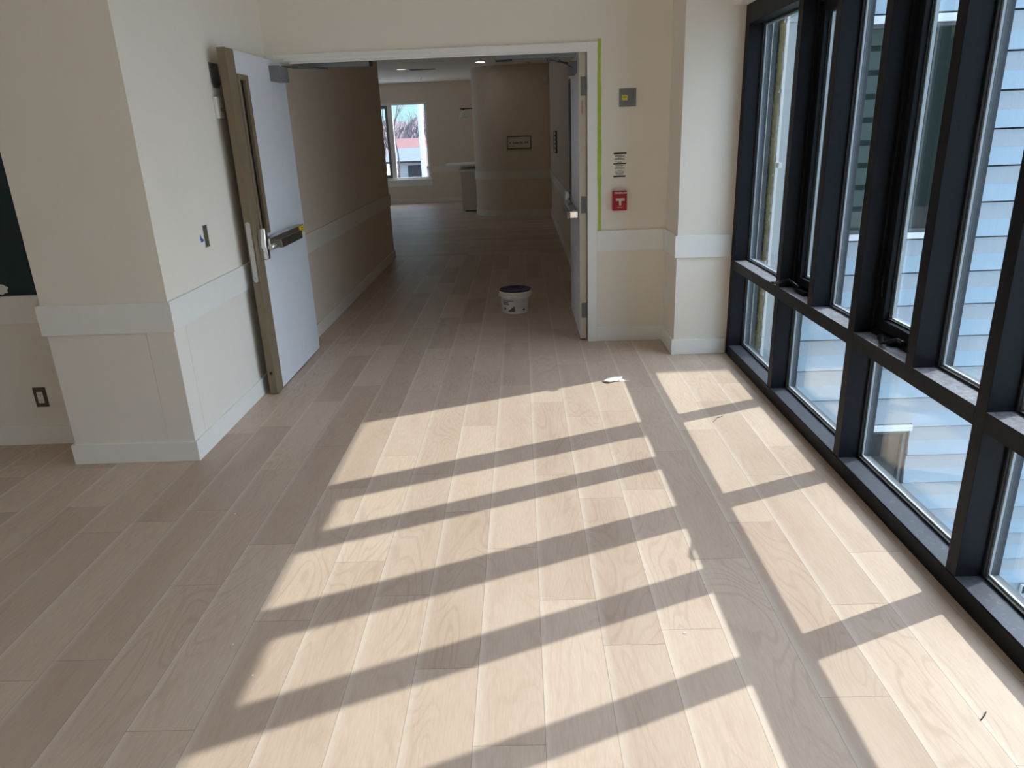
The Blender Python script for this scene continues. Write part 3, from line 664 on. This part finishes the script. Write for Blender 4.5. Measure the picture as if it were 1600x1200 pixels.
text_mesh('pull_text', 'PULL DOWN', 0.0105, mt['red'], (0.734, YW-0.0625, 1.094), '-y', hn)
text_mesh('fire_text', 'FIRE', 0.017, mt['plastic'], (0.709, YW-0.0456, 1.140), '-y', bd, bold=0.0004)
text_mesh('alarm_text', 'ALARM', 0.0155, mt['plastic'], (0.763, YW-0.0456, 1.140), '-y', bd, bold=0.0004)
m = MB(); m.lathe([(0.005, 0), (0.0075, 0), (0.0075, -0.0008), (0.005, -0.0008), (0.005, 0)], (0.7335, YW-0.0455, 1.140), 20, 'y'); m.lathe([(0, -0.0008), (0.0028, -0.0008), (0.0028, 0)], (0.7335, YW-0.0455, 1.140), 12, 'y'); m.build('emblem', mt['plastic'], bd)
m = MB()
for k_ in range(9): m.box(0.714+k_*0.0046, 0.7175+k_*0.0046, YW-0.0498, YW-0.049, 1.036, 1.0395)
m.build('small_print', mt['plastic'], bd)
# green tape
random.seed(2)
zs = [0.862 + (2.19-0.862)*i/34 for i in range(35)]
L_ = [0.5675 + (0 if z > 1.3 else 0.0) for z in zs]
R_ = [0.598 + random.uniform(-0.0015, 0.0015) - (0.004 if z > 1.9 else 0) + (0.002 if 1.2 < z < 1.5 else 0) for z in zs]
L2 = [0.571 + random.uniform(-0.001, 0.0025) + (0.004 if z < 1.2 else 0) for z in zs]
MB().prism([(x, z) for x, z in zip(L2, zs)] + [(x, z) for x, z in list(zip(R_, zs))[::-1]], 'y', YW-0.0012, YW-0.0002).build('masking_tape', mt['tape'], origin=(0.585, YW, 0.86), label='strip of lime green masking tape down the right door frame', cat='tape')

# ------------------------------------------------------------------ bucket
bx, by = -0.08, 6.64
t = root('plastic_bucket', (bx, by, 0), 'white plastic bucket with navy lid and printed label in the corridor', 'bucket')
m = MB(); m.lathe([(0, 0.003), (0.118, 0.003), (0.124, 0.0), (0.127, 0.004), (0.139, 0.150), (0.147, 0.152), (0.148, 0.158), (0.141, 0.162), (0.142, 0.180), (0.149, 0.182), (0.150, 0.205), (0.146, 0.207), (0.138, 0.20), (0, 0.198)], (bx, by, 0), 56); m.build('body', mt['plastic'], t)
m = MB(); m.lathe([(0, 0.206), (0.120, 0.206), (0.128, 0.213), (0.135, 0.213), (0.145, 0.219), (0.1475, 0.216), (0.1475, 0.209), (0.146, 0.207), (0.144, 0.208)], (bx, by, 0), 56); m.build('lid', mt['lid'], t)
def wrap(m, a0, a1, z0, z1, r_off=0.0008, n=14):
    R = lambda z: 0.127 + (0.139-0.127)*(z-0.004)/0.146 + r_off
    for i in range(n):
        t0 = a0 + (a1-a0)*i/n; t1 = a0 + (a1-a0)*(i+1)/n
        P = lambda t_, z, o=0.0: (bx+(R(z)+o)*math.sin(t_), by-(R(z)+o)*math.cos(t_), z)
        a = [P(t0, z0), P(t1, z0), P(t1, z1), P(t0, z1)]; b = [P(t0, z0, 0.0006), P(t1, z0, 0.0006), P(t1, z1, 0.0006), P(t0, z1, 0.0006)]
        A = [m.bm.verts.new(q) for q in a]; B = [m.bm.verts.new(q) for q in b]
        fs = [m.bm.faces.new((B[0], B[1], B[2], B[3])), m.bm.faces.new((A[3], A[2], A[1], A[0]))]
        for u_ in range(4): fs.append(m.bm.faces.new((A[u_], A[(u_+1) % 4], B[(u_+1) % 4], B[u_])))
        m._tag(fs, False)
m = MB(); wrap(m, -1.15, 0.98, 0.022, 0.140, n=30); lb = m.build('label', mt['label'], t)
m = MB()
wrap(m, -0.98, -0.12, 0.124, 0.131, 0.0016, 8); wrap(m, -0.96, -0.50, 0.106, 0.115, 0.0016, 6); wrap(m, -0.96, -0.46, 0.090, 0.100, 0.0016, 6)
wrap(m, -0.92, -0.72, 0.040, 0.062, 0.0016, 3)
for k_ in range(10): wrap(m, 0.03, 0.80-0.08*(k_ % 3), 0.058+k_*0.008, 0.0592+k_*0.008, 0.0016, 8)
wrap(m, 0.52, 0.70, 0.032, 0.050, 0.0016, 3); wrap(m, -0.04, -0.03, 0.024, 0.138, 0.0016, 1)
for k_ in range(9): wrap(m, -0.60+k_*0.06, -0.53+k_*0.06, 0.026, 0.030+0.0065*k_*(1.0 if k_ % 2 else 0.8), 0.0016, 1)
m.build('label_print', mt['inkgrey'], lb)
for s_ in (-1, 1): MB().box(bx+s_*0.152-0.006, bx+s_*0.152+0.006, by-0.018, by+0.018, 0.158, 0.182).build('handle_ear', mt['plastic'], t, bevel=0.003)
m = MB(); m.tube([(bx+0.158*math.cos(a), by+0.158*math.sin(a)*0.98, 0.168-0.105*math.sin(a)) for a in (math.pi*i/18 for i in range(19))], 0.0028, 6); m.build('wire_handle', mt['steel'], t)

# ------------------------------------------------------------------ paper and scraps on the floor
bmx = MB()
nx, ny = 14, 6
quadc = [(0.503, 4.552), (0.622, 4.545), (0.650, 4.648), (0.545, 4.628)]   # near-left, near-right, far-right, far-left
def pz(u, v): return 0.003 + 0.009*math.sin(u*math.pi*1.15)*(1-v*0.5) + 0.012*max(0, u-0.8)*5*(1-v)
V0, V1 = [], []
for i in range(nx+1):
    a, b = [], []
    for j in range(ny+1):
        u, v = i/nx, j/ny
        x = (quadc[0][0]*(1-u)+quadc[1][0]*u)*(1-v)+(quadc[3][0]*(1-u)+quadc[2][0]*u)*v; y = (quadc[0][1]*(1-u)+quadc[1][1]*u)*(1-v)+(quadc[3][1]*(1-u)+quadc[2][1]*u)*v
        y -= 0.038*max(0, 1-abs(u-0.38)/0.4)*(1-v)
        a.append(bmx.bm.verts.new((x, y, pz(u, v)))); b.append(bmx.bm.verts.new((x, y, pz(u, v)+0.0008)))
    V0.append(a); V1.append(b)
fs = []
for i in range(nx):
    for j in range(ny):
        fs.append(bmx.bm.faces.new((V1[i][j], V1[i+1][j], V1[i+1][j+1], V1[i][j+1]))); fs.append(bmx.bm.faces.new((V0[i][j+1], V0[i+1][j+1], V0[i+1][j], V0[i][j])))
for i in range(nx):
    fs.append(bmx.bm.faces.new((V0[i][0], V0[i+1][0], V1[i+1][0], V1[i][0]))); fs.append(bmx.bm.faces.new((V0[i+1][ny], V0[i][ny], V1[i][ny], V1[i+1][ny])))
for j in range(ny):
    fs.append(bmx.bm.faces.new((V0[0][j+1], V0[0][j], V1[0][j], V1[0][j+1]))); fs.append(bmx.bm.faces.new((V0[nx][j], V0[nx][j+1], V1[nx][j+1], V1[nx][j])))
bmx._tag(fs, True)
bmx.build('paper_sheet', mt['paper'], origin=(0.58, 4.58, 0), label='small curled white sheet of paper lying on the planks', cat='paper')
MB().prism([(0.615, 4.548), (0.690, 4.548), (0.640, 4.585)], 'z', 0.001, 0.003).build('paper_scrap', mt['paper'], origin=(0.65, 4.55, 0), label='pointed paper sliver touching the curled white sheet', cat='paper')
MB().tube([(1.050, 3.80, 0.003), (1.068, 3.825, 0.004), (1.082, 3.845, 0.009), (1.098, 3.86, 0.004), (1.125, 3.885, 0.003)], 0.0014, 6).build('wire_offcut', mt['ink'], origin=(1.09, 3.85, 0), label='thin bent wire offcut in the sun near the glazing', cat='wire')
MB().tube([(1.235, 1.60, 0.002), (1.252, 1.612, 0.006), (1.268, 1.63, 0.002)], 0.0016, 6).build('wire_offcut.001', mt['ink'], origin=(1.25, 1.61, 0), label='tiny dark wire snippet on the sunny floor at bottom right', cat='wire')
sp = [(1.02, 4.02), (-0.62, 3.9), (-1.0, 3.2), (0.28, 5.05), (0.85, 4.93), (-1.35, 2.9), (1.30, 3.34), (-0.9, 1.85), (0.5, 2.0), (-1.2, 4.2), (-0.1, 5.4), (-1.02, 2.0)]
words2 = ['in the first sunlit patch by the glazing', 'just beyond the left end of the sunlight', 'in the shade left of the first light bar', 'in front of the open right door', 'in the shade before the right pier', 'in the shade well left of the sunlight', 'close to the third mullion', 'at the left edge of the sunlight nearest the viewer', 'in the middle of a near sunlit bar', 'between the open left door and the sunlight', 'on the doorway threshold', 'beside the lower left sunlit corner']
for i, (x, y) in enumerate(sp):
    r = random.uniform(0.003, 0.006); n_ = 5
    MB().prism([(x+r*math.cos(2*math.pi*q/n_+i)*random.uniform(0.6, 1.2), y+r*math.sin(2*math.pi*q/n_+i)*random.uniform(0.6, 1.2)) for q in range(n_)], 'z', 0.0, 0.002).build('drywall_crumb', mt['paper'], origin=(x, y, 0), label='tiny white crumb ' + words2[i], cat='crumb', group='white crumbs scattered on the floor')

# ------------------------------------------------------------------ corridor end: sign, strobe, framed sign, lights, counter, lamp
YCV = 14.69
t = root('room_sign', (0.0, YCV, 1.277), 'black-framed wayfinding sign reading Suites on the rounded wall', 'sign')
MB().box(-0.222, 0.226, YCV-0.012, YCV, 1.285, 1.500).build('panel', mt['signcream'], t)
MB().ring('y', -0.230, 0.234, 1.277, 1.508, YCV-0.022, YCV, 0.013, 0.013).build('frame', mt['frameblk'], t, bevel=0.001)
text_mesh('sign_text', 'Suites 201-208', 0.050, mt['ink'], (0.028, YCV-0.0126, 1.386), '-y', t, bold=0.0008)
m = MB(); m.box(-0.195, -0.170, YCV-0.0132, YCV-0.012, 1.382, 1.387); m.prism([(-0.176, 1.373), (-0.176, 1.396), (-0.150, 1.3845)], 'y', YCV-0.0132, YCV-0.012); m.build('arrow', mt['ink'], t)
t = root('alarm_strobe', (0.52, YCV, 2.42), 'small pale alarm strobe high on the rounded wall', 'alarm strobe')
MB().box(0.465, 0.575, YCV-0.03, YCV, 2.42, 2.565).build('body', mt['plastic'], t, bevel=0.006)
MB().box(0.495, 0.545, YCV-0.05, YCV-0.03, 2.47, 2.53).build('lens', mt['paper'], t, bevel=0.006)
t = root('framed_sign', (XCRW, 12.4, 1.24), 'black-edged sign seen edge-on along the right corridor wall', 'sign')
MB().ring('x', 12.04, 12.78, 1.24, 1.585, XCRW-0.024, XCRW, 0.02, 0.02).build('frame', mt['frameblk'], t, bevel=0.001)
MB().box(XCRW-0.014, XCRW, 12.06, 12.76, 1.26, 1.565).build('panel', mt['signcream'], t)
m = MB()
for k_ in range(4): m.box(XCRW-0.0155, XCRW-0.014, 12.2, 12.62, 1.30+k_*0.065, 1.325+k_*0.065)
m.build('print', mt['ink'], t)
for nm, x, y, mm, lab in (('downlight', -0.645, 14.0, 'lamp', 'brightly lit round downlight before the rounded wall'), ('downlight.001', -2.17, 14.75, 'lampdim', 'dim round downlight towards the window side')):
    t = root(nm, (x, y, ZC), lab, 'downlight', group='recessed downlights in the corridor end ceiling')
    MB().lathe([(0.075, -0.002), (0.095, -0.006), (0.10, 0.0)], (x, y, ZC), 32).build('trim_ring', mt['white'], t)
    MB().lathe([(0, -0.003), (0.078, -0.003), (0.078, 0)], (x, y, ZC), 32).build('lens', mt[mm], t)
t = root('air_diffuser', (-1.80, 14.95, ZC), 'dark slot air diffuser in the ceiling right of the dim downlight', 'air vent')
MB().ring('z', -2.04, -1.55, 14.86, 15.02, ZC-0.010, ZC, 0.02, 0.02).build('frame', mt['grey'], t)
MB().box(-2.03, -1.56, 14.87, 15.01, ZC-0.004, ZC).build('slot', mt['ink'], t)
for nm, x, y, lab in (('sprinkler_head', -2.12, 17.2, 'tiny chrome sprinkler below the ceiling near the window'), ('sprinkler_head.001', 0.22, 14.35, 'tiny chrome sprinkler in front of the strobe')):
    t = root(nm, (x, y, ZC), lab, 'sprinkler')
    MB().lathe([(0.04, 0), (0.038, -0.006), (0.012, -0.008), (0.010, -0.035), (0.0, -0.036)], (x, y, ZC), 20).build('escutcheon', mt['chrome'], t)
    MB().lathe([(0, -0.05), (0.018, -0.05), (0.018, -0.053), (0, -0.054)], (x, y, ZC), 16).build('deflector', mt['chrome'], t)
    MB().box(x-0.003, x+0.003, y-0.006, y+0.006, ZC-0.05, ZC-0.034).build('frame_arm', mt['chrome'], t)
t = root('reception_counter', (-1.1, 16.2, 0), 'white stepped counter standing behind the rounded wall', 'counter')
MB().box(-1.26, -0.915, 15.92, 16.9, 0.03, 0.82).build('body', mt['counter'], t, bevel=0.003)
MB().box(-1.20, -0.915, 15.97, 16.9, 0.0, 0.03).build('plinth', mt['greyd'], t)
MB().box(-1.31, -0.915, 15.88, 16.95, 0.82, 0.862).build('lower_top', mt['white'], t, bevel=0.004)
MB().prism([(-1.62, 16.30), (-1.36, 16.02), (-0.915, 15.98), (-0.915, 17.2), (-1.62, 17.2)], 'z', 0.935, 0.975).build('upper_top', mt['white'], t, bevel=0.004)
MB().box(-1.30, -0.93, 16.35, 16.9, 0.862, 0.935).build('riser', mt['counter'], t)
t = root('wall_sconce', (-0.926, 16.8, 2.1), 'wall sconce with pale cone shade beyond the rounded wall edge', 'wall lamp')
MB().box(-0.94, -0.926, 16.74, 16.86, 2.03, 2.17).build('backplate', mt['timber'], t, bevel=0.002)
MB().tube([(-0.935, 16.8, 2.10), (-1.262, 16.8, 2.10)], 0.012, 10).build('arm', mt['timber'], t)
m = MB(); m.tube([(-1.19, 16.8, 2.10), (-1.19, 16.8, 2.07)], 0.018, 12); m.build('socket', mt['timber'], t)
m = MB(); m.lathe([(0.022, 0.0), (0.030, 0.004), (0.105, -0.155), (0.101, -0.155), (0.024, -0.004)], (-1.19, 16.8, 2.068), 32); m.build('shade', mt['plastic'], t)

# far window
t = root(f'window_{wn[0]}', (-3.2, 18.5, WZ0), 'bright far window looking on to houses and bare trees', 'window', kind='structure'); wn[0] += 1
MB().ring('y', WX0, WX1, WZ0, WZ1, 18.52, 18.60, 0.05, 0.055).build('frame', mt['white'], t, bevel=0.003)
MB().box(-3.145, -3.03, 18.515, 18.60, WZ0+0.05, WZ1-0.05).build('mullion', mt['white'], t, bevel=0.003)
MB().ring('y', -4.10, -3.145, WZ0+0.05, WZ1-0.05, 18.53, 18.59, 0.06, 0.08).build('sash', mt['grey'], t, bevel=0.003)
MB().box(WX0+0.04, WX1-0.04, 18.565, 18.571, WZ0+0.04, WZ1-0.04).build('glass', mt['glass'], t)
MB().box(WX0-0.03, WX1+0.03, 18.44, 18.53, WZ0-0.02, WZ0+0.012).build('stool', mt['white'], t, bevel=0.004)
MB().box(WX0-0.01, WX1+0.02, 18.482, 18.50, WZ0-0.15, WZ0-0.02).build('apron', mt['white'], t, bevel=0.002)

# ------------------------------------------------------------------ outside, beyond the far window
GZ = -3.6
MB().box(-120, 160, 19.5, 420, GZ-0.4, GZ).build('ground', mt['ground'], label='pale winter pavement beyond the far window', cat='ground', **ST)
MB().box(-60, 70, -60, 6.9, -7.3, -7.0).build('ground.001', mt['ground'], label='paving far below the glazed wall', cat='ground', **ST)
def slope_pt(x185, zz185, D): return x185/18.5*D, EYE+(zz185-EYE)/18.5*D
# hill of bare woodland
random.seed(21)
m = MB(); NX, NY = 90, 14; g0 = []
for i in range(NX+1):
    row = []
    for j in range(NY+1):
        x = -75 + 70*i/NX; y = 170 + 50*j/NY
        base = 9.0*math.sin(min(1, j/8)*math.pi/2) + 1.3*math.sin(x*0.21) + 0.9*math.sin(x*0.53+1)
        row.append(m.bm.verts.new((x, y, GZ + base*0.95 + (random.uniform(-0.9, 0.9) if j else 0))))
    g0.append(row)
m._tag([m.bm.faces.new((g0[i][j], g0[i+1][j], g0[i+1][j+1], g0[i][j+1])) for i in range(NX) for j in range(NY)], False)
m.build('hill', mt['hill'], label='hazy brown wooded hillside behind the houses', cat='hill', **ST)
def bare_tree(name, x, y, h, seed, label, r=0.12, spread=0.5, depth=4, parts=True):
    rnd = random.Random(seed); m1 = MB(); m2 = MB()
    def grow(p, d, L, r_, lev):
        q = p + d*L; mid = p + d*L*0.5 + Vector((rnd.uniform(-.04, .04), rnd.uniform(-.04, .04), 0))*L
        (m1 if lev == 0 else m2).tube([p, mid, q], r_, 6 if lev < 2 else 4, r_*0.62)
        if lev >= depth: return
        for _ in range(3 if lev < 2 else 2):
            a = rnd.uniform(0, 2*math.pi); s_ = rnd.uniform(0.35, 0.8)*spread*1.6
            nd = (d + Vector((math.cos(a)*s_, math.sin(a)*s_, rnd.uniform(0.05, 0.35)))).normalized()
            start = p + d*L*rnd.uniform(0.6, 1.0); grow(start, nd, L*rnd.uniform(0.55, 0.8), r_*0.55, lev+1)
    t_ = root(name, (x, y, GZ), label, 'tree', 'bare trees beyond the far window')
    grow(Vector((x, y, GZ-0.05)), Vector((0, 0, 1)), h*0.42, r, 0)
    m1.build('trunk', mt['twig'], t_); m2.build('branches', mt['twig'], t_)
bare_tree('bare_tree', -6.15, 38.5, 8.5, 4, 'tall bare tree just outside the far window beside its frame', 0.085, 0.55, 4)
tl = ['behind the left house', 'behind the brown roof', 'behind the lamp post', 'left of the brown gable', 'behind the tan garage', 'at the left edge of the window view', 'on the hillside above the grey roof', 'on the hillside by the right window edge']
for i, (x, y) in enumerate(((-17.5, 112), (-15.8, 120), (-14.0, 116), (-19.8, 108), (-12.6, 122), (-21.0, 118), (-23.5, 140), (-17.0, 140))):
    bare_tree('bare_tree', x, y, random.uniform(8.0, 10.0), 30+i, 'thin bare tree ' + tl[i], 0.16, 0.7, 4)
def house(x0, x1, y0, y1, eave, ridge, roofm, label, gable_front=False, timber=False, garage=None, axis='x', name='house'):
    t_ = root(name, ((x0+x1)/2, y0, GZ), label, 'house')
    MB().box(x0, x1, y0, y1, GZ-0.05, eave).build('wall', mt['stucco'], t_)
    o_ = 0.5
    m_ = MB()
    if axis == 'x': m_.prism([(y0-o_, eave-0.1), ((y0+y1)/2, ridge), (y1+o_, eave-0.1)], 'x', x0-o_, x1+o_)
    else: m_.prism([(x0-o_, eave-0.1), ((x0+x1)/2, ridge), (x1+o_, eave-0.1)], 'y', y0-o_, y1+o_)
    m_.build('roof', roofm, t_)
    MB().box(x0-o_, x1+o_, y0-o_-0.06, y0-o_, eave-0.28, eave-0.08).build('fascia', mt['timber'], t_)
    if timber:
        m_ = MB(); xx = x0+0.3
        while xx < x1-0.2: m_.box(xx, xx+0.14, y0-0.05, y0, eave-1.6, eave-0.1); xx += 0.75
        m_.box(x0, x1, y0-0.05, y0, eave-1.7, eave-1.55); m_.build('half_timbering', mt['timber'], t_)
    if garage: MB().box(garage[0], garage[1], y0-0.06, y0, GZ, GZ+2.1).build('garage_door', mt['garage'], t_, bevel=0.02)
    return t_
house(-15.0, -8.5, 92, 100, 0.15, 1.25, mt['roofred'], 'half-timbered house with brown-red roof in the far window', timber=True)
house(-14.2, -9.6, 82, 90, -0.95, 0.25, mt['roofgrey'], 'low pale house with grey roof and dark garage opening', garage=(-12.2, -10.5))
house(-8.9, -3.0, 72, 80, -1.15, 0.05, mt['rooftan'], 'tan-roofed garage at the right of the far window view', garage=None)
t = root('lamp_post', (-6.05, 47.5, GZ), 'pale lamp post standing outside the far window', 'lamp post')
MB().tube([(-6.05, 47.5, GZ), (-6.05, 47.5, 7.5)], 0.17, 14).build('pole', mt['whitex'], t)
MB().lathe([(0.30, 0), (0.30, 0.25), (0.17, 0.35)], (-6.05, 47.5, GZ), 16).build('base', mt['whitex'], t)
MB().tube([(-6.05, 47.5, 7.4), (-5.4, 47.5, 7.6), (-4.6, 47.5, 7.55)], 0.06, 8).build('arm', mt['whitex'], t)
t = root('parked_car', (-10.6, 71, GZ), 'small dark parked car before the garage opening', 'car')
m = MB(); m.prism([(-11.8, GZ+0.3), (-11.75, GZ+0.8), (-11.2, GZ+0.95), (-10.9, GZ+1.4), (-10.0, GZ+1.42), (-9.6, GZ+0.98), (-9.1, GZ+0.9), (-9.0, GZ+0.3)], 'y', 70.2, 71.8); m.build('body', mt['car'], t, bevel=0.06)
for xx in (-11.2, -9.6):
    for yy in (70.15, 71.65): MB().lathe([(0, 0), (0.3, 0), (0.33, 0.05), (0.33, 0.15), (0.3, 0.2), (0, 0.2)], (xx, yy, GZ+0.32), 18, 'y').build('wheel', mt['ink'], t)
